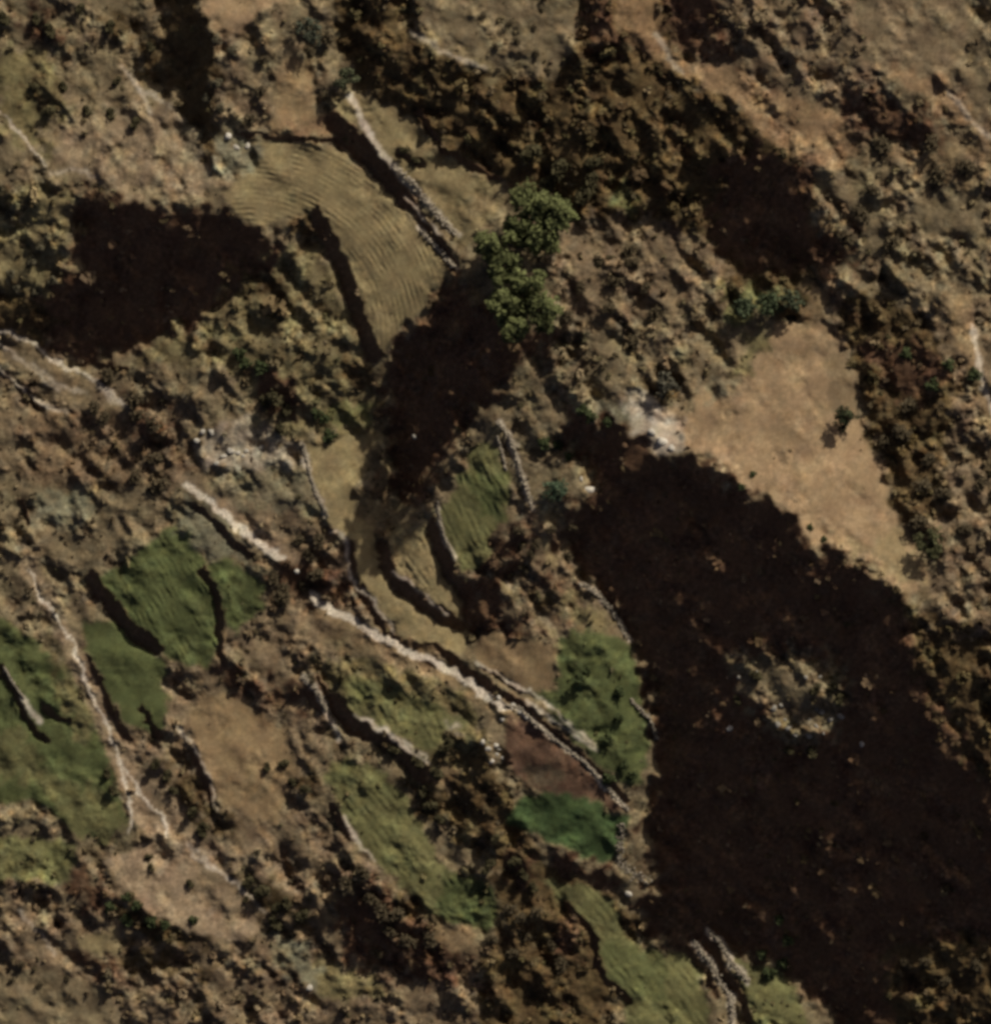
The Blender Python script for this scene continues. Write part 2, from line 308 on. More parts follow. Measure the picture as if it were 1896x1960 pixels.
lay('Z 362 1385 385 1330 450 1330 510 1368 560 1440 572 1500 552 1530 530 1580 480 1562 430 1542 400 1490 385 1440', .60, 'tan', .25, .05, soft=3,
    name='field', label='tan fallow field with dark round shrubs at its right side', cat='field')
lay('Z 200 1650 255 1622 320 1602 400 1680 490 1750 500 1790 450 1802 380 1792 320 1770 272 1742 230 1692', .68, 'pink', .3, .06, soft=3,
    name='bare_slope', label='bare pinkish patch where the left path ends', cat='slope')
lay('Z 380 1640 470 1730 490 1760 440 1770 350 1700', .55, 'brown', .3, .1, soft=6, mix=.6)
lay('G 390 1550 660 1510 680 1640 560 1640', .55, 'straw', .2, .05, soft=3,
    name='field', label='tiny straw plot above a dark bank at the lower left', cat='field')
lay('Z -200 1880 0 1872 80 1850 200 1895 240 1960 260 2160 -200 2160', .55, 'scrubsoil', .35, .15, soft=6,
    name='field', label='light brown ground in the bottom left corner', cat='field')
lay('G 1500 1500 1700 1560 1860 1750 1900 1896 1780 1896 1640 1700', .52, 'greygreen', .5, .2, soft=5)
lay('G 1150 1060 1500 1200 1600 1300 1740 1400 1690 1250 1550 1050 1430 860 1400 840', .55, 'pink', .5, .2, soft=6, mix=.5)
lay('H 560 1440 800 1500 860 1640 700 1640 560 1540', .5, 'tan', .6, .3, soft=6)
lay('H -100 1640 130 1760 300 1780 300 1896 -100 1896', .5, 'greensoil', .5, .3, soft=6)
lay('D 170 920 480 900 560 1010 400 1100 200 1090', .5, 'greygreen', .5, .2, soft=5)
lay('Z 390 830 470 800 570 860 560 890 430 900 380 880', .58, 'pale', .7, .3, soft=8, mix=.35)
lay('F 1600 -200 1780 -200 1790 0 1840 300 1920 480 2000 600 1880 560 1780 300', .66, 'tan', .5, .15, soft=4,
    name='bare_slope', label='pale tan crest running down the right edge', cat='slope')
lay('C 1240 780 1380 800 1420 960 1250 900', .58, 'tan', .8, .4, soft=6, mix=.6)
lay('C 1400 900 1896 700 1896 1100 1560 1060', .56, 'orange', .8, .5, soft=8, mix=.35)
lay('C 820 1580 950 1650 920 1860 830 1870', .5, 'tan', .3, .1, soft=4)
lay('C 340 1640 790 1640 780 1760 620 1740 420 1860 380 1740', .42, 'olive', .9, .9, soft=6)
lay('E 1360 380 1500 400 1720 400 1720 480 1560 470 1460 440 1380 440', .55, 'greygreen', .6, .2, soft=3)
lay('E 0 400 180 390 240 480 0 540', .5, 'olive', .8, .6, soft=4)
lay('B 1580 1020 1720 1100 1700 1240 1600 1160', .5, 'olive', .5, .3, soft=5)

# --- dark banks under terraces (the ground drops away from the sun)
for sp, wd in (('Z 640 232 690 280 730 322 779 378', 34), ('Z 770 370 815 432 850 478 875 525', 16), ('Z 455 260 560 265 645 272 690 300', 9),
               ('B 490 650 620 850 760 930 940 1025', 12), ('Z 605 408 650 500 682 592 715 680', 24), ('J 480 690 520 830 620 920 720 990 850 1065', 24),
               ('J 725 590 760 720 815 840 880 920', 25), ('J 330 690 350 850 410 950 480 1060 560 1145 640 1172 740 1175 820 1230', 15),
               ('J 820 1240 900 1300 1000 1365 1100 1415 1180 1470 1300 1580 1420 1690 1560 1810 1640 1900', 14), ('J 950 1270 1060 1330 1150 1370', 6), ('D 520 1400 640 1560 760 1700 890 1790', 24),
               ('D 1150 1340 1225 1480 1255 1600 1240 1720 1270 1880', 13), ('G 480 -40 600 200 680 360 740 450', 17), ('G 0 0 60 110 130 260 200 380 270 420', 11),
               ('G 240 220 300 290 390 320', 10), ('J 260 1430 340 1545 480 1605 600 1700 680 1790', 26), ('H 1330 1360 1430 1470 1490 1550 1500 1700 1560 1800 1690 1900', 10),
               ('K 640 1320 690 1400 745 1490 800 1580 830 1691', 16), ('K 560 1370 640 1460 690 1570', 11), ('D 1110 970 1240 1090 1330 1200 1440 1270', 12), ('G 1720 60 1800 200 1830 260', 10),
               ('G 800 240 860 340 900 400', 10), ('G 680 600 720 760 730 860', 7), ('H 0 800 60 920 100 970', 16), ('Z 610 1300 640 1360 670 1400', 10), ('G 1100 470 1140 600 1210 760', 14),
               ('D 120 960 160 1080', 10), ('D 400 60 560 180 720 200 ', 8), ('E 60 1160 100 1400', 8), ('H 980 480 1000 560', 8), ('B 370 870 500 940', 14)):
    lay(sp, -.15, 'shade_heath', .12, .45, soft=1.3, line=wd * 1.2, mix=.8)

# --- trodden, washed-out ground beside the footpaths and under the walls
lay('Z 598 1140 700 1190 820 1245 920 1315 968 1352 985 1390 900 1335 840 1300 760 1275 690 1255 640 1240 615 1200', .60, 'tan', .6, .25, soft=3, mix=.7)
lay('Z 340 915 404 955 478 1015 560 1070', .60, 'pink', .5, .1, soft=3, line=24, mix=.7)
lay('Z 50 1080 111 1185 150 1275 215 1420 260 1540 330 1640', .58, 'pink', .5, .15, soft=4, line=34, mix=.7)
lay('Z 215 1420 300 1430 360 1560 420 1660 330 1640 250 1560', .56, 'pink', .6, .3, soft=5, mix=.6)
for sp, wd in (('Z 950 806 974 832 998 907 1018 975', 11), ('Z 690 235 752 318 813 382 873 450', 12), ('Z 800 435 840 478 872 515', 7), ('E 1400 1420 1500 1480 1600 1600 1680 1740', 8),
               ('K 590 1340 660 1420 700 1500 760 1580 760 1720', 13), ('K 650 1285 700 1330 760 1430 830 1510', 10), ('J 930 1245 1050 1315 1200 1385 1340 1515 1500 1640', 5), ('J 380 1515 540 1590 700 1700', 6), ('Z 775 378 845 450', 5), ('E -20 1120 60 1150 100 1400 220 1520 340 1700', 6),
               ('E 590 960 600 1050 640 1180 690 1290', 8), ('D 1720 630 1760 800 1800 920 1860 1040', 8), ('J 540 810 640 890 720 960 800 1025', 5), ('H 130 280 300 370 450 500 540 560', 7), ('H 60 850 110 960 240 1110', 6),
               ('G 1720 60 1780 110 1830 190 1930 420', 10), ('F 1780 -40 1840 300 1920 480', 9), ('H 1100 200 1250 300 1400 410 1500 480', 6), ('E 980 1420 1100 1540 1240 1680', 9)):
    lay(sp, .72, 'pale', .35, .05, soft=2, line=wd, mix=.75)
lay('J 1060 880 1160 960 1290 1100', .62, 'straw', .5, .1, soft=2, line=17, mix=.8)
lay('J 1240 640 1300 660 1350 800 1260 790', .62, 'straw', .6, .2, soft=3, mix=.7)
lay('J 1300 930 1400 900 1600 1100 1500 1090 1400 1080', .50, 'greensoil', .7, .3, soft=3, mix=.7)
lay('E 1640 340 1760 330 1896 420 1896 700 1800 640 1700 520', .68, 'pale', .6, .1, soft=5, mix=.55)
lay('F 0 430 120 470 160 640 60 700 0 640', .74, 'pale', .5, .1, soft=4, mix=.5)
for sp, wd in (('D -300 -40 0 60 120 150 260 280 330 330', 7), ('D 100 290 220 380 380 450', 6), ('D 180 170 330 290 470 330', 6), ('D 560 300 640 380 720 420', 8), ('G 1060 1000 1200 1140 1400 1280 1500 1400', 7),
               ('A 680 380 800 500 860 640', 7), ('A 760 480 960 600 1030 700', 6), ('A 300 1000 420 960 560 1000', 6), ('G 100 1400 200 1500 300 1640', 6), ('C 1640 520 1780 700 1896 800', 8), ('C 0 200 60 330 140 420', 9), ('B 440 180 640 300 860 400', 10)):
    lay(sp, .66, 'pale', .4, .1, soft=2.4, line=wd, mix=.5)
# --- pale stony lines: footpaths
PATHS = [
    ('D 1050 860 1200 960 1300 1060 1420 1150 1520 1230 1620 1280', 13, 'wide pale stony path coming down from the left to the dark thicket'),
    ('J 150 930 250 1000 400 1080 520 1150 620 1200 750 1250 870 1320 980 1400 1060 1465', 17, 'pale footpath crossing the centre below the terraces'),
    ('J 1060 1465 1130 1460 1200 1530 1300 1610 1450 1730 1540 1830 1640 1940', 8, 'narrow pale end of the central footpath beside the red triangle'),
    ('D 160 1350 220 1480 330 1640 400 1740 440 1850 460 1896', 6, 'upper part of the thin left footpath beside brown scrub'),
    ('G 460 -10 500 130 570 250 640 430 680 540', 6, 'middle part of the thin left footpath between two green fields'),
    ('G 680 540 740 640 820 760 920 850 950 960', 6, 'right fork at the lower end of the thin left footpath'),
    ('G 665 540 720 700 745 850 740 940', 6, 'left fork at the lower end of the thin left footpath'),
    ('D -600 -60 0 -10 200 60 300 150 450 230 560 280 700 400', 7, 'faint pale track below the big left shadow'),
    ('D -600 100 0 200 100 290 220 400 330 440', 5, 'lower faint pale track at the left edge'),
    ('A 0 640 40 670 150 800 260 940', 5, 'short pale track in the upper left scrub'),
]
for sp, wd, lb in PATHS:
    fnt = 'faint' in lb or 'short' in lb
    lay(sp, .60 if fnt else .74, 'pale', .12, .0, soft=1.6, line=wd, mix=.75 if fnt else 1.0, name='path', label=lb, cat='path')
lay('G 1100 1080 1280 1200 1440 1320', .60, 'pale', .3, .0, soft=2, line=5, mix=.7)
lay('G 1000 340 1090 440 1150 540 1210 700 1230 820', .72, 'pale', .3, .0, soft=2, line=6, mix=.6)
lay('G 1430 860 1540 1000 1580 1100', .70, 'tan', .3, .0, soft=2, line=8, mix=.8)
lay('G 130 180 180 260 230 310', .62, 'pale', .3, .0, soft=2, line=12, mix=.8)
lay('B 100 560 150 650 220 780', .78, 'pale', .3, .0, soft=2, line=12, mix=.8)
lay('H 540 600 700 580 690 660 600 740', .55, 'tan', .3, .0, soft=3)
lay('H 640 340 740 380 680 400', .6, 'pale', .3, .0, soft=3)
lay('A 1240 780 1330 770 1500 850 1460 960 1280 1040 1220 920', .6, 'greygreen', .9, .2, soft=4)
lay('A 920 560 1040 690 1160 900 1250 1040 1180 1060 1000 900', .60, 'pink', .4, .1, soft=6, mix=.5)

ROU = ROU * np.clip(.85 + .45 * noise(sh, 48, seed=63, aniso=(math.radians(48), 1.8)), .3, 1.5)
# the slopes undulate wherever they are rough
ok = (L > .2)
L = np.where(ok, L + ROU * (.07 * noise(sh, 30, seed=61, aniso=(math.radians(50), 2.2)) + .10 * noise(sh, 55, seed=62)), L)
# ---------------------------------------------------------------- land cover variation
n1, n2, n3, n4 = noise(sh, 34, seed=21), noise(sh, 9, seed=22), noise(sh, 4, seed=23), noise(sh, 16, seed=24)
rr = ROU[..., None]
vary = np.exp((.15 * n2 + .11 * n3 + .14 * n1 + .10 * noise(sh, 80, seed=25))[..., None] * (.3 + .8 * rr))
COL = COL * vary
COL *= 1 + np.stack([.03 * n4, .0 * n4, -.03 * n4], -1) * (.3 + rr)
COL *= 1 + (np.stack([-.02 * n1, .0 * n1, -.02 * n1], -1)) * (.4 + rr)
COL = np.clip(COL, .012, .6)

# ---------------------------------------------------------------- relief: heights whose slopes to the sun give those faces
tE = math.tan(SUN_EL); sE, cE = math.sin(SUN_EL), math.cos(SUN_EL)
gl = np.linspace(-2.5, 1.0, 800); cl = (sE + gl * cE) / np.sqrt(1 + gl * gl)
k = 2                                          # solve on every second grid point
Lq = L[::k, ::k] + .0
g = np.interp(Lq, cl[:np.argmax(cl) + 1], gl[:np.argmax(cl) + 1]); g = np.clip(g, -.95, .6)
dist_out = np.maximum(np.maximum(-XX, XX - 1896), np.maximum(-YY, YY - 1960))[::k, ::k]
tgt_sh = Lq < .03; tgt_lit = Lq > .28
qy, qx = g.shape
PADX, PADY = 360, 360
st = STEP * k * U
ux, uy = -math.sin(SUN_AZ), -math.cos(SUN_AZ)  # ground direction away from the sun (world)
H2, W2 = qy + PADY, qx + PADX
kyw = -np.fft.fftfreq(H2, st)[:, None] * 2 * math.pi    # rows run south
kxw = np.fft.rfftfreq(W2, st)[None, :] * 2 * math.pi
ku = kxw * ux + kyw * uy; kv = -kxw * uy + kyw * ux
den = ku ** 2 + .05 * kv ** 2 + (2 * math.pi / 900.) ** 2
Xq = wx(XX[::k, ::k]); Yq = wy(YY[::k, ::k])
def solve(g):
    gm = g.mean(); G = np.zeros((H2, W2)); G[:qy, :qx] = g - gm
    h = np.fft.irfft2(np.fft.rfft2(G) * (-1j * ku) / den, (H2, W2))[:qy, :qx]
    return h + gm * (Xq * ux + Yq * uy)
def shaded(h, tol=.12):
    out = np.zeros(h.shape, bool); best = np.full(h.shape, -1e9)
    for n in range(1, 300):
        d = n * st * (1 if n < 60 else 1); sx = -ux * n; sy = -uy * n    # toward the sun, in cells (x east, y north)
        ix, iy = int(round(sx)), int(round(sy))
        a = np.full(h.shape, -1e9)
        # value at (row - iy, col + ix)
        r0, r1 = max(0, iy), h.shape[0]; c1 = h.shape[1] - ix
        if r1 - r0 <= 0 or c1 <= 0: break
        a[r0:r1, 0:c1] = h[0:r1 - iy, ix:ix + c1] - d * tE
        best = np.maximum(best, a)
    return best > h + tol
for it in range(34):
    h = solve(g); s = shaded(h)
    gu = np.gradient(h, st, axis=1) * ux - np.gradient(h, st, axis=0) * uy
    s |= gu < -tE
    s2 = shaded(h, 1.7)
    g = g - np.where(tgt_sh & ~s, .09, 0) + np.where(tgt_lit & s, .10, 0) + np.where(tgt_sh & s2, .05, 0)
    g = np.clip(g, -1.1, .9)
g00 = np.interp(Lq, cl[:np.argmax(cl) + 1], gl[:np.argmax(cl) + 1]).clip(-.95, .6)
h = solve(g); KX = (qx, qy)
# bring the margins to a quiet slope
h -= h[(qy // 2) - 100:(qy // 2) + 100, (qx // 2) - 100:(qx // 2) + 100].mean()
# resample to the full grid
def up(a):
    r = np.repeat(np.repeat(a, 2, 0), 2, 1)[:NY, :NX].astype(float)
    ii = np.arange(NX) / 2.0; jj = np.arange(NY) / 2.0
    i0 = np.clip(ii.astype(int), 0, a.shape[1] - 2); j0 = np.clip(jj.astype(int), 0, a.shape[0] - 2)
    fi = (ii - i0)[None, :]; fj = (jj - j0)[:, None]
    A = a[j0][:, i0]; B = a[j0][:, i0 + 1]; Cc = a[j0 + 1][:, i0]; D = a[j0 + 1][:, i0 + 1]
    return A * (1 - fi) * (1 - fj) + B * fi * (1 - fj) + Cc * (1 - fi) * fj + D * fi * fj
HH = up(h)
# the same solution again with the fine slopes the coarse grid leaves out
gf = np.interp(L, cl[:np.argmax(cl) + 1], gl[:np.argmax(cl) + 1]).clip(-1.1, .7); gf = gf - up(g00)
st2 = STEP * U; Hf, Wf = NY + 120, NX + 120
kyw = -np.fft.fftfreq(Hf, st2)[:, None] * 2 * math.pi; kxw = np.fft.rfftfreq(Wf, st2)[None, :] * 2 * math.pi
ku = kxw * ux + kyw * uy; kv = -kxw * uy + kyw * ux; G = np.zeros((Hf, Wf)); G[:NY, :NX] = gf * 1.25
HH += np.fft.irfft2(np.fft.rfft2(G) * (-1j * ku) / (ku ** 2 + .03 * kv ** 2 + (2 * math.pi / 80.) ** 2), (Hf, Wf))[:NY, :NX]
HH += ROU * np.where(L < .05, .6, 1.0) * (.13 * noise(sh, 12, seed=31) + .29 * noise(sh, 24, seed=37) + .31 * noise(sh, 26, seed=38, aniso=(math.radians(52), 3.0)) + .05 * noise(sh, 5, seed=32)) + FUR * (.8 + .4 * noise(sh, 18, seed=34))
HH += .35 * noise(sh, 45, seed=35) * (.3 + ROU)
print('relief', HH.min(), HH.max())

def height(x, y):
    fx = (x + MARG) / STEP; fy = (y + MARG) / STEP
    i = min(max(int(fx), 0), NX - 2); j = min(max(int(fy), 0), NY - 2); a, b = fx - i, fy - j
    return (HH[j, i] * (1 - a) + HH[j, i + 1] * a) * (1 - b) + (HH[j + 1, i] * (1 - a) + HH[j + 1, i + 1] * a) * b

# ---------------------------------------------------------------- materials
def mat_attr(name, rough=.95, nscale=2.2, namp=.28, bump=.25, bscale=5.0):
    m = bpy.data.materials.new(name); m.use_nodes = True; t = m.node_tree; b = t.nodes['Principled BSDF']
    at = t.nodes.new('ShaderNodeAttribute'); at.attribute_name = 'cover'
    tc = t.nodes.new('ShaderNodeNewGeometry')
    nz = t.nodes.new('ShaderNodeTexNoise'); nz.inputs['Scale'].default_value = nscale; nz.inputs['Detail'].default_value = 4
    t.links.new(tc.outputs['Position'], nz.inputs['Vector'])
    mr = t.nodes.new('ShaderNodeMapRange'); mr.inputs['From Min'].default_value = .3; mr.inputs['From Max'].default_value = .7
    mr.inputs['To Min'].default_value = 1 - namp; mr.inputs['To Max'].default_value = 1 + namp
    t.links.new(nz.outputs[0], mr.inputs[0])
    mx = t.nodes.new('ShaderNodeVectorMath'); mx.operation = 'MULTIPLY'
    t.links.new(at.outputs['Color'], mx.inputs[0]); t.links.new(mr.outputs[0], mx.inputs[1])
    t.links.new(mx.outputs[0], b.inputs['Base Color'])
    b.inputs['Roughness'].default_value = rough; b.inputs['Specular IOR Level'].default_value = .12
    if bump:
        n2 = t.nodes.new('ShaderNodeTexNoise'); n2.inputs['Scale'].default_value = bscale; n2.inputs['Detail'].default_value = 3
        t.links.new(tc.outputs['Position'], n2.inputs['Vector'])
        bp = t.nodes.new('ShaderNodeBump'); bp.inputs['Strength'].default_value = bump; bp.inputs['Distance'].default_value = .1
        t.links.new(n2.outputs[0], bp.inputs['Height']); t.links.new(bp.outputs[0], b.inputs['Normal'])
    return m
M_ground = mat_attr('soil_and_dry_grass', nscale=1.6, namp=.22, bump=.5, bscale=4)
M_field = mat_attr('tilled_ground', nscale=2.5, namp=.12, bump=.3, bscale=6)
M_path = mat_attr('trodden_stony_ground', nscale=3.2, namp=.45, bump=.6, bscale=6)
M_leaf = mat_attr('dry_leaves', nscale=3, namp=.2, bump=0)
M_rock = mat_attr('lichened_rock', rough=.9, nscale=6, namp=.3, bump=.5, bscale=9)
M_bark = mat_attr('bark', nscale=9, namp=.3, bump=.4, bscale=12)

def mesh_np(name, V, F, col=None, smooth=True):
    me = bpy.data.meshes.new(name); n = F.shape[1]
    me.vertices.add(len(V)); me.vertices.foreach_set('co', np.ascontiguousarray(V, np.float32).ravel())
    me.loops.add(F.size); me.loops.foreach_set('vertex_index', np.ascontiguousarray(F, np.int32).ravel())
    me.polygons.add(len(F)); me.polygons.foreach_set('loop_start', np.arange(0, F.size, n, dtype=np.int32))
    me.update(calc_edges=True)
    if smooth: me.polygons.foreach_set('use_smooth', np.ones(len(F), bool))
    if col is not None:
        a = me.color_attributes.new('cover', 'FLOAT_COLOR', 'POINT')
        a.data.foreach_set('color', np.ascontiguousarray(np.concatenate([col, np.ones((len(V), 1))], 1), np.float32).ravel())
    me.validate()
    return me
def obj(name, me, mat, parent=None):
    o = bpy.data.objects.new(name, me); C.collection.objects.link(o)
    if mat and not me.materials: me.materials.append(mat)
    o.parent = parent
    return o

# ---------------------------------------------------------------- the ground, field by field (one continuous surface)
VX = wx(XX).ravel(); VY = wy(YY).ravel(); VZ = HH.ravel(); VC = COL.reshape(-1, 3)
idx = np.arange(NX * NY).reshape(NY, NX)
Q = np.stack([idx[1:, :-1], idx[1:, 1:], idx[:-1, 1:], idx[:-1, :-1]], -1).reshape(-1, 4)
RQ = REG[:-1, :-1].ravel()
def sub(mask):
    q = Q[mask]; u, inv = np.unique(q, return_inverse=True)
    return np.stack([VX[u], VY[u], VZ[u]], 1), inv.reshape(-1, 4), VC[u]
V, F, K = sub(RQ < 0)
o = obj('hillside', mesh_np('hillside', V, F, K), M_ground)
tag(o, 'rough brown scrubby hillside that lies between all the fields', 'hillside', kind='structure')
for r, (nm, lb, ct) in enumerate(REGS):
    mk = RQ == r
    if mk.sum() < 12: continue
    V, F, K = sub(mk)
    o = obj(nm, mesh_np(nm, V, F, K), M_path if nm == 'path' else (M_ground if nm == 'bare_slope' else M_field))
    tag(o, lb, ct, kind='structure')
# the land beyond, out to the horizon
ring = np.concatenate([idx[0, :-1:6], idx[:-1:6, -1], idx[-1, :0:-6], idx[:0:-6, 0]])
ring = np.array(sorted(set(ring.tolist()), key=lambda i: math.atan2(VY[i], VX[i])))
corners = [idx[0, 0], idx[0, -1], idx[-1, 0], idx[-1, -1]]
ring = np.array(sorted(set(ring.tolist()) | set(int(c) for c in corners), key=lambda i: math.atan2(VY[i], VX[i])))
nr = len(ring); Vs, Fs = [], []
gm = g.mean()
zr = VZ[ring].astype(float); zs = zr.copy()
for _ in range(60): zs = (np.roll(zs, 1) + zs + np.roll(zs, -1)) / 3
facs = [1.0, 1.02, 1.06, 1.15, 1.3, 1.6, 2.1, 3, 5, 9, 18, 40, 90]
for a, f in enumerate(facs):
    for b, i in enumerate(ring):
        x, y = VX[i], VY[i]; z = zr[b] if a == 0 else (zr[b] * .5 + zs[b] * .5 if a == 1 else zs[b]); ang = math.atan2(y, x); rad = math.hypot(x, y) * f
        tw = math.exp(-(f - 1) * 1.2)
        if a == 0: z2 = z
        else:
            base = gm * (x * ux + y * uy) * min(f, 2.2)
            hill = (f - 1) * 9 * (math.sin(ang * 3 + 1) + .6 * math.sin(ang * 7 + f)) if f < 20 else 20 * math.sin(ang * 5) + 40
            z2 = z * tw + base * (1 - tw) + max(-60, min(90, hill)) * (1 - tw)
        Vs.append((x * f, y * f, z2))
for a in range(len(facs) - 1):
    for b in range(nr):
        c = (b + 1) % nr
        Fs.append((a * nr + b, (a + 1) * nr + b, (a + 1) * nr + c, a * nr + c))
kc = np.array(COV['scrubsoil']) * np.ones((len(Vs), 3))
o = obj('terrain', mesh_np('terrain', np.array(Vs), np.array(Fs), kc), M_ground)
tag(o, 'brown mountain land spreading out beyond the picture to the horizon', 'terrain', kind='structure')

# ---------------------------------------------------------------- vegetation
def leaf_cloud(n, rx, rz, size, seed, hollow=.55, lobes=5):
    """n leaf-sprig quads in an uneven lobed crown standing on z=0"""
    r = np.random.default_rng(seed)
    la = r.uniform(0, 2 * math.pi, lobes); lr = r.uniform(.1, .6, lobes) * rx; lz = r.uniform(.35, .75, lobes) * rz; ls = r.uniform(.35, .62, lobes)
    pick = r.integers(0, lobes, n)
    d = r.standard_normal((n, 3)); d /= np.linalg.norm(d, axis=1)[:, None]
    rad = (hollow + (1 - hollow) * r.random(n)) * r.choice([1, 1, 1, 1.25], n)
    c = np.stack([np.cos(la[pick]) * lr[pick], np.sin(la[pick]) * lr[pick], lz[pick]], 1)
    p = c + d * rad[:, None] * ls[pick][:, None] * np.array([rx, rx, rz * .75])
    p[:, 2] = np.abs(p[:, 2])
    nr_ = d + np.array([0, 0, .7]) + .5 * r.standard_normal((n, 3))
    a = np.cross(nr_, r.standard_normal((n, 3))); a /= np.linalg.norm(a, axis=1)[:, None]
    b = np.cross(nr_, a); b /= np.linalg.norm(b, axis=1)[:, None]
    s = size * r.uniform(.6, 1.4, n)[:, None]
    P = np.stack([p - a * s - b * s * .45, p + a * s - b * s * .6, p + a * s * 1.1 + b * s * .5, p - a * s * .8 + b * s * .6], 1)
    F = np.arange(4 * n).reshape(n, 4)
    tone = np.repeat(np.exp(r.normal(0, .22, n)), 4)
    return P.reshape(-1, 3), F, tone

protos = [leaf_cloud(26, 1.0, 1.0, .34, 100 + q, lobes=3) for q in range(10)]
TONES = [(.100, .076, .038), (.080, .066, .030), (.085, .055, .030), (.12, .095, .055), (.07, .068, .030), (.14, .112, .07), (.095, .062, .036)]
# scrub: thousands of low bushes nobody could count
Vl, Fl, Kl, base = [], [], [], 0
clump = .65 * noise(sh, 15, seed=41) + .95 * noise(sh, 34, seed=42, aniso=(math.radians(50), 2.4))
tries = 0; made = 0
r = np.random.default_rng(5)
while made < 9500 and tries < 90000:
    tries += 1
    x = r.uniform(-MARG + 10, 1896 + MARG - 10); y = r.uniform(-MARG + 10, 1960 + MARG - 10)
    j, i = int((y + MARG) / STEP), int((x + MARG) / STEP)
    d = DEN[j, i]
    if r.random() > d * (.40 + .60 * clump[j, i]) + (.02 if d > 0 else 0): continue
    P, F, tone = protos[r.integers(len(protos))]
    s = float(np.exp(r.normal(-1.0, .52))) * (.7 + .45 * d) * (.55 if d < .12 else 1); a = r.uniform(0, 6.28)
    el = r.uniform(.5, 1.3); ca, sa = math.cos(a) * s, math.sin(a) * s; hz = s * r.uniform(.7, 1.25) * (.4 if L[j, i] < .05 else 1)
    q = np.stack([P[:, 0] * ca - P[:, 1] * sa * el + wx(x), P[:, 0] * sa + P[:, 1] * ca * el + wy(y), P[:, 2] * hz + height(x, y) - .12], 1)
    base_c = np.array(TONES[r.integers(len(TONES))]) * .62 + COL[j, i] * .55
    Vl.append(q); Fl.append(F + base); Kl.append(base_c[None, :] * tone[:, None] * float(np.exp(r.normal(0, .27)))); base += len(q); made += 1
o = obj('scrub', mesh_np('scrub', np.concatenate(Vl), np.concatenate(Fl), np.concatenate(Kl), smooth=False), M_leaf)
tag(o, 'low brown and olive scrub covering the slopes between the fields', 'scrub', kind='stuff')
print('scrub', made)

def tube(P, R, n=8):
    V, F = [], []
    for a, (p, rr_) in enumerate(zip(P, R)):
        d = (Vector(P[min(a + 1, len(P) - 1)]) - Vector(P[max(a - 1, 0)])).normalized()
        s = d.orthogonal().normalized(); t = d.cross(s)
        for b in range(n):
            an = 2 * math.pi * b / n; V.append(Vector(p) + s * math.cos(an) * rr_ + t * math.sin(an) * rr_)
    for a in range(len(P) - 1):
        for b in range(n):
            c = (b + 1) % n; F.append((a * n + b, a * n + c, (a + 1) * n + c, (a + 1) * n + b))
    return V, F

def make_tree(x, y, H, rad, tone, seed, name, label, cat, nl=900, leaf=.34, group=None, lean=0.0):
    root = bpy.data.objects.new(name, None); C.collection.objects.link(root)
    root.location = (wx(x), wy(y), height(x, y) - .2); tag(root, label, cat, group)
    r = random.Random(seed); V, F = [], []
    def add(P, R):
        v, f = tube(P, R); o0 = len(V); V.extend(v); F.extend([tuple(q + o0 for q in ff) for ff in f])
    top = (lean * H, -.02 * H, H * .86)
    add([(0, 0, 0), (lean * H * .2, .1, H * .3), (lean * H * .55, -.1, H * .6), top], [H * .022 + .06, H * .017 + .04, H * .011 + .03, .03])
    ctr = []
    for q in range(9):
        z = H * (.32 + .07 * q); an = q * 2.4 + r.uniform(-.4, .4); ln = rad * r.uniform(.55, 1.0) * (1.05 - .05 * q)
        bx = lean * z; e = (bx + math.cos(an) * ln, math.sin(an) * ln, z + ln * r.uniform(.4, .9))
        add([(bx, 0, z), (bx + math.cos(an) * ln * .5, math.sin(an) * ln * .5, z + ln * .3), e], [.11, .07, .025]); ctr.append(e)
    ctr.append(top)
    V = np.array([list(v) for v in V]); F = np.array(F)
    obj('trunk', mesh_np('trunk', V, F, np.ones((len(V), 3)) * np.array((.2, .16, .12))), M_bark, root)
    Pl, Fl_, Kl_, b0 = [], [], [], 0
    for q, c in enumerate(ctr):
        P, F, tn = leaf_cloud(nl // len(ctr), rad * r.uniform(.55, .95), rad * r.uniform(.8, 1.2), leaf, seed * 31 + q, hollow=.15, lobes=5)
        P = P + np.array([c[0], c[1], c[2] - rad * .4]); Pl.append(P); Fl_.append(F + b0); b0 += len(P)
        Kl_.append(np.array(tone)[None, :] * tn[:, None] * r.uniform(.65, 1.35))
    obj('crown', mesh_np('crown', np.concatenate(Pl), np.concatenate(Fl_), np.concatenate(Kl_), smooth=False), M_leaf, root)
    return root

EUC = (.104, .114, .044)
GRP = 'tall green trees at the centre'
for q, (x, y, H, rad, lb) in enumerate([
    (1020, 395, 13, 2.7, 'tall olive-green tree, topmost of the central grove'),
    (1062, 412, 12, 2.6, 'tall green tree at the upper right of the central grove'),
    (985, 440, 11, 2.0, 'slim green tree on the left of the grove top'),
    (1030, 455, 12, 2.2, 'green tree in the middle of the central grove, under the topmost two'),
    (935, 470, 12, 1.8, 'slim dark tree at the furrowed field corner, leftmost of the grove'),
    (960, 512, 14, 2.3, 'green tree at the waist of the central grove'),
    (1005, 545, 15, 2.6, 'bright green tree in the lower grove'),
    (965, 580, 15, 2.4, 'green tree on the left side of the lower grove'),
    (1030, 590, 15, 2.7, 'large green tree at the lower right of the grove'),
    (985, 625, 14, 2.4, 'dark green tree at the bottom of the central grove')]):
    k_ = 1 + .18 * math.sin(q * 2.1)
    make_tree(x, y, H, rad * 1.25, tuple(c * k_ for c in EUC), 300 + q, 'tree', lb, 'tree', nl=2200, leaf=.30, group=GRP)
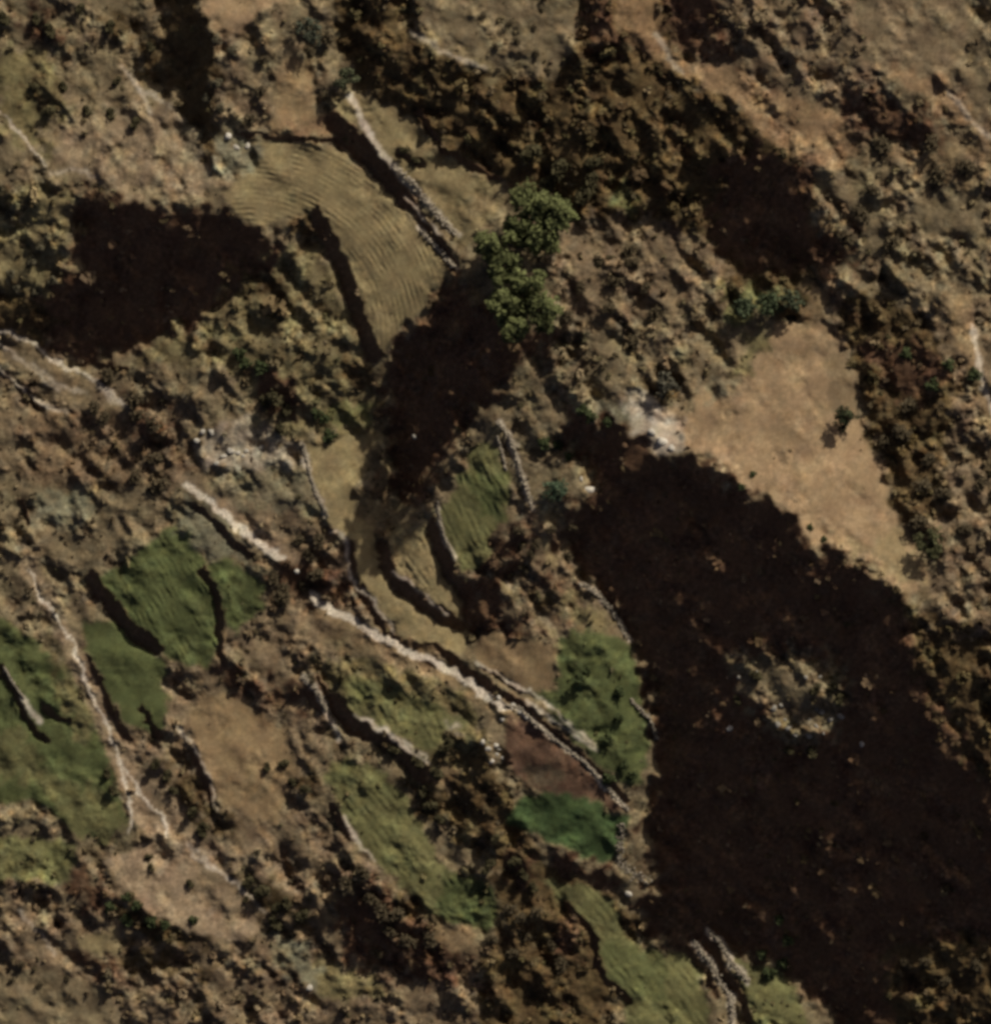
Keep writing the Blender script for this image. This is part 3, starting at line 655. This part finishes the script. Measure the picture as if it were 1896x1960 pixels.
make_tree(1612, 800, 5.2, 1.7, (.04, .045, .022), 330, 'tree', 'lone dark tree on the sandy field throwing a pointed shadow', 'tree', nl=800, leaf=.22)
make_tree(1776, 1040, 4.5, 2.4, (.065, .065, .03), 331, 'tree', 'rounded olive tree right of the sandy field in brown scrub', 'tree', nl=900, leaf=.24)
make_tree(1060, 938, 3.5, 2.2, (.06, .085, .05), 332, 'tree', 'bluish-green tree at the foot of the pale wall by the great shadow', 'tree', nl=800, leaf=.22)
make_tree(1272, 738, 3.0, 2.1, (.075, .07, .05), 333, 'tree', 'round dark tree at the sandy field\'s left tip', 'tree', nl=800, leaf=.22)
make_tree(1420, 590, 3.4, 1.9, (.06, .075, .04), 334, 'tree', 'left one of three grey-green trees above the sandy field', 'tree', nl=700, leaf=.22, group='trees above the sandy field')
make_tree(1468, 585, 3.8, 2.1, (.055, .07, .035), 335, 'tree', 'middle one of three grey-green trees above the sandy field', 'tree', nl=700, leaf=.22, group='trees above the sandy field')
make_tree(1512, 575, 3.4, 1.8, (.06, .07, .04), 336, 'tree', 'right one of three grey-green trees above the sandy field', 'tree', nl=700, leaf=.22, group='trees above the sandy field')
make_tree(660, 150, 4.0, 2.0, (.06, .065, .035), 337, 'tree', 'dark tree at the upper tip of the pale fallow field', 'tree', nl=700, leaf=.22)
make_tree(590, 60, 4.0, 2.4, (.07, .075, .05), 338, 'tree', 'grey-green tree right of the light tan field at the top', 'tree', nl=800, leaf=.22)

# individual shrubs
def make_shrub(q):
    P, F, tn = leaf_cloud(150, 1.0, 1.15, .16, 500 + q, hollow=.45, lobes=6)
    t = np.array([(.055, .048, .024), (.07, .055, .032), (.05, .062, .026), (.10, .088, .055)][q % 4])
    return mesh_np('shrub', P, F, t[None, :] * tn[:, None], smooth=False)
SHRUB = [make_shrub(q) for q in range(4)]
ORD = ['topmost'] + [q + ' from top' for q in 'second third fourth fifth sixth seventh eighth ninth tenth'.split()]
TW = ['dark', 'brown', 'green', 'pale grey-brown']
def shrubs(zone, group, kind, spec, size):
    P = sorted(pts(spec), key=lambda p: p[1])
    for n, (x, y) in enumerate(P):
        s = size * random.uniform(.8, 1.2)
        o = bpy.data.objects.new('shrub', SHRUB[kind]); C.collection.objects.link(o)
        if not SHRUB[kind].materials: SHRUB[kind].materials.append(M_leaf)
        o.location = (wx(x), wy(y), height(x, y) - .1); o.scale = (s, s, s * random.uniform(.8, 1.1)); o.rotation_euler = (0, 0, random.uniform(0, 6.28))
        lb = '%s shrub %s, %s' % (TW[kind], zone, ORD[n])
        tag(o, lb, 'shrub', group)
shrubs('at the right side of the tan fallow field', 'shrubs on the tan fallow field', 0, 'G 1510 580 1620 560 1660 650 1730 690', 1.5)
shrubs('on the bare pinkish patch', 'shrubs on the pinkish patch', 0, 'G 840 1080 1080 1230 1390 1330 860 1140', 1.1)
shrubs('on the spotted pasture at the top', 'shrubs on the spotted pasture', 1, 'B 920 270 1140 160 1150 310 1000 140 1040 240 1180 60 850 100 1220 400', .9)
shrubs('in the lower left corner', 'shrubs in the lower left corner', 1, 'G 220 1820 380 1780 120 1700 60 1790', .9)
shrubs('left of the big left shadow', 'shrubs left of the big shadow', 3, 'A 60 1220 60 1560 180 1480 230 1400 90 1640 300 1600 200 1660', 1.0)
shrubs('near the top left corner', 'shrubs near the top left corner', 0, 'A 200 120 280 190 20 120 640 150 470 50', 1.7)
shrubs('on the upper left slope', 'shrubs on the upper left slope', 0, 'A 200 500 360 500 290 640 500 620 640 640 780 700 660 460 860 260', 1.4)
shrubs('on the top gully bank', 'shrubs beside the top gully', 3, 'A 1180 560 1240 470 1260 620 1330 290 1240 230', 1.2)
shrubs('beside the small square tan plot', 'shrubs beside the small tan plot', 1, 'A 1420 680 1480 520 1500 340 1850 560 1860 220 1760 300', 1.5)
shrubs('on the upper fallow strip', 'shrubs on the upper fallow strip', 0, 'B 400 850 470 920', 1.1)
shrubs('in the upper thicket right of the fallow strip', 'shrubs in the upper thicket', 0, 'B 1140 880 1300 960 1460 920 1230 1060 1400 1120 1480 1020', 2.3)
shrubs('on the brown slope right of the grove', 'shrubs right of the grove', 1, 'B 1500 1480 1600 1600 1400 1640 1700 1500 1780 1640 1560 1760 1820 1780 1340 1800 1680 1420', 1.5)
shrubs('on the upper right slope', 'shrubs on the upper right slope', 1, 'C 1540 830 1280 830 1580 1000 1740 960 1220 1080 1320 1380 1160 1220 1060 1360', 1.9)
shrubs('in the scrub right of the sandy field', 'shrubs right of the sandy field', 1, 'F 1420 420 1380 560 1280 640 1540 720 1820 860 1500 880 1620 920 1740 1120 1480 1080', 1.7)
shrubs('near the crest at the right edge', 'shrubs near the right crest', 2, 'F 1790 230 1400 120 1640 180 1560 300', 1.6)
shrubs('on the light rim of the sandy field', 'shrubs on the rim of the sandy field', 2, 'F 470 870 540 800 860 1100 940 1170', .8)
shrubs('on the rocky knoll inside the great shadow', 'shrubs on the rocky knoll', 0, 'I 880 130 1000 120 1040 180 560 60 450 200 880 480 740 470', 1.5)
shrubs('below the knoll in the lower right', 'shrubs in the lower right', 1, 'I 1520 1680 1420 1700 1640 1800 1820 1700 1640 1270', 1.5)
shrubs('beside the twin pale walls', 'shrubs by the twin walls', 2, 'I 700 1440 740 1560 600 1640 720 1700 640 1760', 1.3)
shrubs('on the shadow rim below the tan plot', 'shrubs in the green plot by the shadow', 2, 'H 1400 80 1440 30 1620 150 1620 300 1560 420 1650 560 1560 640 1700 620', 1.5)
shrubs('below the furrowed green terrace', 'shrubs below the green terrace', 1, 'E 1050 1120 1150 1200 1240 1120 1360 1110 1120 1260 1080 1340 1330 1270', 1.3)
shrubs('among the banks between the olive terraces', 'shrubs between the olive terraces', 0, 'H 620 460 660 420 590 620 480 560 500 720 560 800 600 860 340 470', 1.5)
shrubs('under the deep green plot', 'shrubs under the deep green plot', 0, 'H 890 1110 930 980 860 1160 1040 1120 1080 1200 1140 1250', 1.5)
shrubs('right of the long olive strip', 'shrubs right of the long olive strip', 1, 'H 1000 1380 1060 1440 1150 1400 1080 1540 1020 1640 1240 1600 1300 1700 900 1560', 1.6)
shrubs('in the dark thicket at the bottom centre', 'shrubs in the bottom thicket', 1, 'H 360 1420 280 1400 220 1320 80 1240 160 1180 320 1500 420 1560 540 1560 240 1640', 1.7)
shrubs('in the brown thicket where the wide path ends', 'shrubs in the central thicket', 1, 'D 1700 1180 1760 1260 1820 1180 1800 1380 1720 1440 1620 1460 1560 1400 1600 1520', 1.6)
shrubs('between the left shadow and the wide path', 'shrubs above the wide path', 1, 'D 620 240 760 380 860 520 780 460 540 420 600 480 880 720 900 860 760 820', 1.8)
shrubs('on the slope above the long terrace strip', 'shrubs above the long terrace', 2, 'D 1480 190 1400 170 1360 120 1840 480 1880 580 1800 460', 1.5)
shrubs('in the reddish gap above the long terrace', 'shrubs in the reddish gap', 0, 'D 1500 400 1560 360 1620 440 1600 540', 1.9)
shrubs('at the head of the great shadow', 'shrubs at the head of the great shadow', 2, 'E 1420 440 1460 480 1280 640 1340 700 1200 620 1560 500', 1.3)
shrubs('along the thin left path', 'shrubs along the thin left path', 0, 'G 600 620 640 700 960 620 980 700 1100 830 1160 900 1140 960 870 560', 1.3)
shrubs('right of the bare pinkish patch', 'shrubs right of the pinkish patch', 0, 'G 1420 1230 1500 1290 1560 1370 1620 1360 1700 1420 1560 1480', 1.7)
shrubs('below the bare pinkish patch', 'shrubs below the pinkish patch', 2, 'G 720 1320 780 1360 860 1450 1100 1450 930 1470 720 1440 620 1380', 1.4)

# ---------------------------------------------------------------- stones
def rock_mesh(name, seed, n=1, col=(.40, .37, .31)):
    import bmesh
    bm = bmesh.new(); bmesh.ops.create_icosphere(bm, subdivisions=2, radius=1)
    r = random.Random(seed); off = [Vector((r.gauss(0, 1), r.gauss(0, 1), r.gauss(0, 1))).normalized() for _ in range(7)]
    for v in bm.verts:
        for d in off:
            t = v.co.dot(d)
            if t > .62: v.co -= d * (t - .62) * .9
        v.co *= 1 + r.uniform(-.05, .05)
    V = np.array([list(v.co) for v in bm.verts]); F = np.array([[v.index for v in f.verts] for f in bm.faces]); bm.free()
    return V, F, np.array(col)
RV = [rock_mesh('boulder', 50 + q) for q in range(5)]
def boulder(x, y, s, label, q=0, tint=1.0, group=None):
    V, F, c = RV[q % 5]
    r = random.Random(int(x * 7 + y)); V2 = V * np.array([s, s * r.uniform(.65, .95), s * r.uniform(.6, .8)])
    o = obj('boulder', mesh_np('boulder', V2, F, np.ones((len(V), 3)) * c * tint, smooth=False), M_rock)
    o.location = (wx(x), wy(y), height(x, y) + s * .18); o.rotation_euler = (0, 0, r.uniform(0, 6))
    tag(o, label, 'boulder', group)
def D2(spec): return pts(spec)[0]
boulder(437, 262, .9, 'white boulder at the lower end of the top gully', 0, 1.35)
boulder(452, 283, .8, 'grey boulder just below the white one beside the gully end', 1, 1.0)
boulder(474, 280, .8, 'pale boulder on the corner of the curved furrowed field', 2, 1.1)
boulder(1128, 938, 1.3, 'big white boulder at the edge of the great shadow', 3, 1.3)
boulder(1112, 918, .7, 'small pale boulder touching the big white one', 1, 1.1)
boulder(1266, 846, 1.3, 'large whitish boulder at the left tip of the sandy ridge', 0, 1.35)
boulder(1246, 828, 1.0, 'pale boulder above the whitish one on the sandy ridge tip', 2, 1.1)
boulder(1284, 858, .8, 'small pale boulder right of the whitish one on the ridge tip', 4, 1.15)
boulder(567, 1093, .7, 'lone white boulder in the dark thicket at the path gap', 0, 1.3)
boulder(793, 836, .6, 'lone pale boulder within the grove shadow', 1, .9)
boulder(591, 1892, .8, 'lone white boulder near the bottom edge', 2, 1.2)
boulder(1203, 1712, .8, 'pale boulder on the yellow-green field edge', 3, 1.1)
boulder(1396, 1394, .7, 'lone pale boulder left of the rocky knoll', 4, 1.1)
boulder(1648, 1424, .7, 'lone pale boulder right of the rocky knoll', 0, 1.0)
kn = pts('I 460 60 560 40 700 220 720 300 680 330 740 350 780 390 860 300 900 340 940 380 980 300 900 240 1040 280 840 60 920 60 860 390 660 240 930 260')
kn = sorted(kn, key=lambda p: p[1])
KL = ['first', 'second', 'third', 'fourth', 'fifth', 'sixth', 'seventh', 'eighth', 'ninth', 'tenth', 'eleventh', 'twelfth', 'thirteenth', 'fourteenth', 'fifteenth', 'sixteenth', 'seventeenth', 'eighteenth', 'nineteenth']
for q, (x, y) in enumerate(kn):
    boulder(x, y, random.uniform(.4, .85), 'grey boulder on the shadowed knoll, %s from its top' % KL[q], q, .62, 'boulders on the rocky knoll')
rk = sorted(pts('H 850 430 880 470 920 450 930 500 960 520 900 540 940 470'), key=lambda p: p[1])
for q, (x, y) in enumerate(rk):
    boulder(x, y, random.uniform(.45, .75), 'pale stone at the red plot corner, %s from the top' % KL[q], q, 1.1, 'stones at the red plot corner')
rk = sorted(pts('D 1310 670 1350 680 1400 670 1380 700 1270 700 1230 740 1490 650 1150 560 1200 560 1120 610'), key=lambda p: p[1])
for q, (x, y) in enumerate(rk):
    boulder(x, y, random.uniform(.5, .9), 'pale stone above the wide path, %s from the top' % KL[q], q, 1.0, 'stones above the wide path')
rk = sorted(pts('H 1020 220 1060 260 1100 290 940 180 960 300 1010 240'), key=lambda p: p[1])
for q, (x, y) in enumerate(rk):
    boulder(x, y, random.uniform(.45, .7), 'whitish stone heaped at the path bend, %s from the top' % KL[q], q, 1.15, 'stones at the path bend')

def stone_wall(spec, label, wd=.5, ht=.7, tint=1.0):
    P = pts(spec); r = random.Random(len(label)); Vl, Fl, Kl, b = [], [], [], 0
    for k_ in range(len(P) - 1):
        (ax, ay), (bx, by) = P[k_], P[k_ + 1]; n = max(1, int(math.hypot(bx - ax, by - ay) / 2.6))
        for q in range(n):
            for c in range(4):
                t = (q + r.random()) / n; x = ax + (bx - ax) * t + r.gauss(0, wd * 4.5); y = ay + (by - ay) * t + r.gauss(0, wd * 4.5)
                V, F, col = RV[r.randrange(5)]; s = r.uniform(.14, .34)
                V2 = V * np.array([s, s * r.uniform(.6, 1), s * r.uniform(.5, .9)]); an = r.uniform(0, 6); ca, sa = math.cos(an), math.sin(an)
                V2 = np.stack([V2[:, 0] * ca - V2[:, 1] * sa + wx(x), V2[:, 0] * sa + V2[:, 1] * ca + wy(y), V2[:, 2] + height(x, y) + r.uniform(0, ht)], 1)
                Vl.append(V2); Fl.append(F + b); b += len(V2); Kl.append(np.ones((len(V2), 3)) * col * tint * r.uniform(.45, 1.0) * np.array([1.0, .93, .84]))
    x, y = P[len(P) // 2]; V = np.concatenate(Vl); org = np.array([wx(x), wy(y), height(x, y)])
    o = obj('stone_wall', mesh_np('stone_wall', V - org, np.concatenate(Fl), np.concatenate(Kl), smooth=False), M_rock); o.location = org
    tag(o, label, 'wall')
stone_wall('Z 950 806 974 832 986 870 998 907 1010 945 1018 975', 'straight pale dry-stone wall on the right side of the furrowed green terrace', .45, .8)
stone_wall('E 930 590 960 680 980 780', 'short thin wall just left of the straight pale wall', .25, .5, .8)
stone_wall('Z 752 318 790 350 813 382 845 418 873 450', 'crumbling pale wall along the lower rim of the fallow strip', .7, .6, 1.0)
stone_wall('Z 808 444 840 478 870 513', 'short bright wall at the tip of the curved furrowed field', .5, .8, 1.1)
stone_wall('E 1400 1420 1500 1480 1600 1600 1680 1740', 'curved pale wall on the rim of the great shadow', .5, .6, .9)
stone_wall('H 1690 190 1800 300 1840 410', 'short wall on the shadow rim right of the green plot', .4, .5, .8)
stone_wall('K 590 1340 660 1420 700 1500 755 1580 760 1690', 'left one of the twin pale walls at the bottom', .6, .8, 1.0)
stone_wall('K 650 1285 700 1330 760 1430 830 1510', 'right one of the twin pale walls at the bottom', .5, .7, .9)
stone_wall('J 1060 1450 1130 1455 1200 1525 1300 1605 1450 1725 1540 1825 1650 1950', 'low pale wall along the narrow end of the central footpath', .35, .35, 1.0)
stone_wall('G 1720 60 1780 110 1830 190 1860 260', 'short pale wall at the top of the long olive strip', .5, .5, .9)
stone_wall('G 20 10 70 90 130 180', 'thin pale wall crossing the wide green meadow', .25, .4, .9)
stone_wall('H 1640 900 1630 1000 1620 1120 1700 1180 1800 1230', 'broken wall at the right end of the deep green plot', .9, .4, .75)
stone_wall('E 590 960 600 1050 640 1180 690 1290', 'thin pale kerb of stones down the left side of the furrowed green terrace', .25, .3, .7)
stone_wall('D 1720 630 1760 800 1800 920 1860 1040', 'thin stone edge on the left side of the long straw terrace', .25, .3, .7)
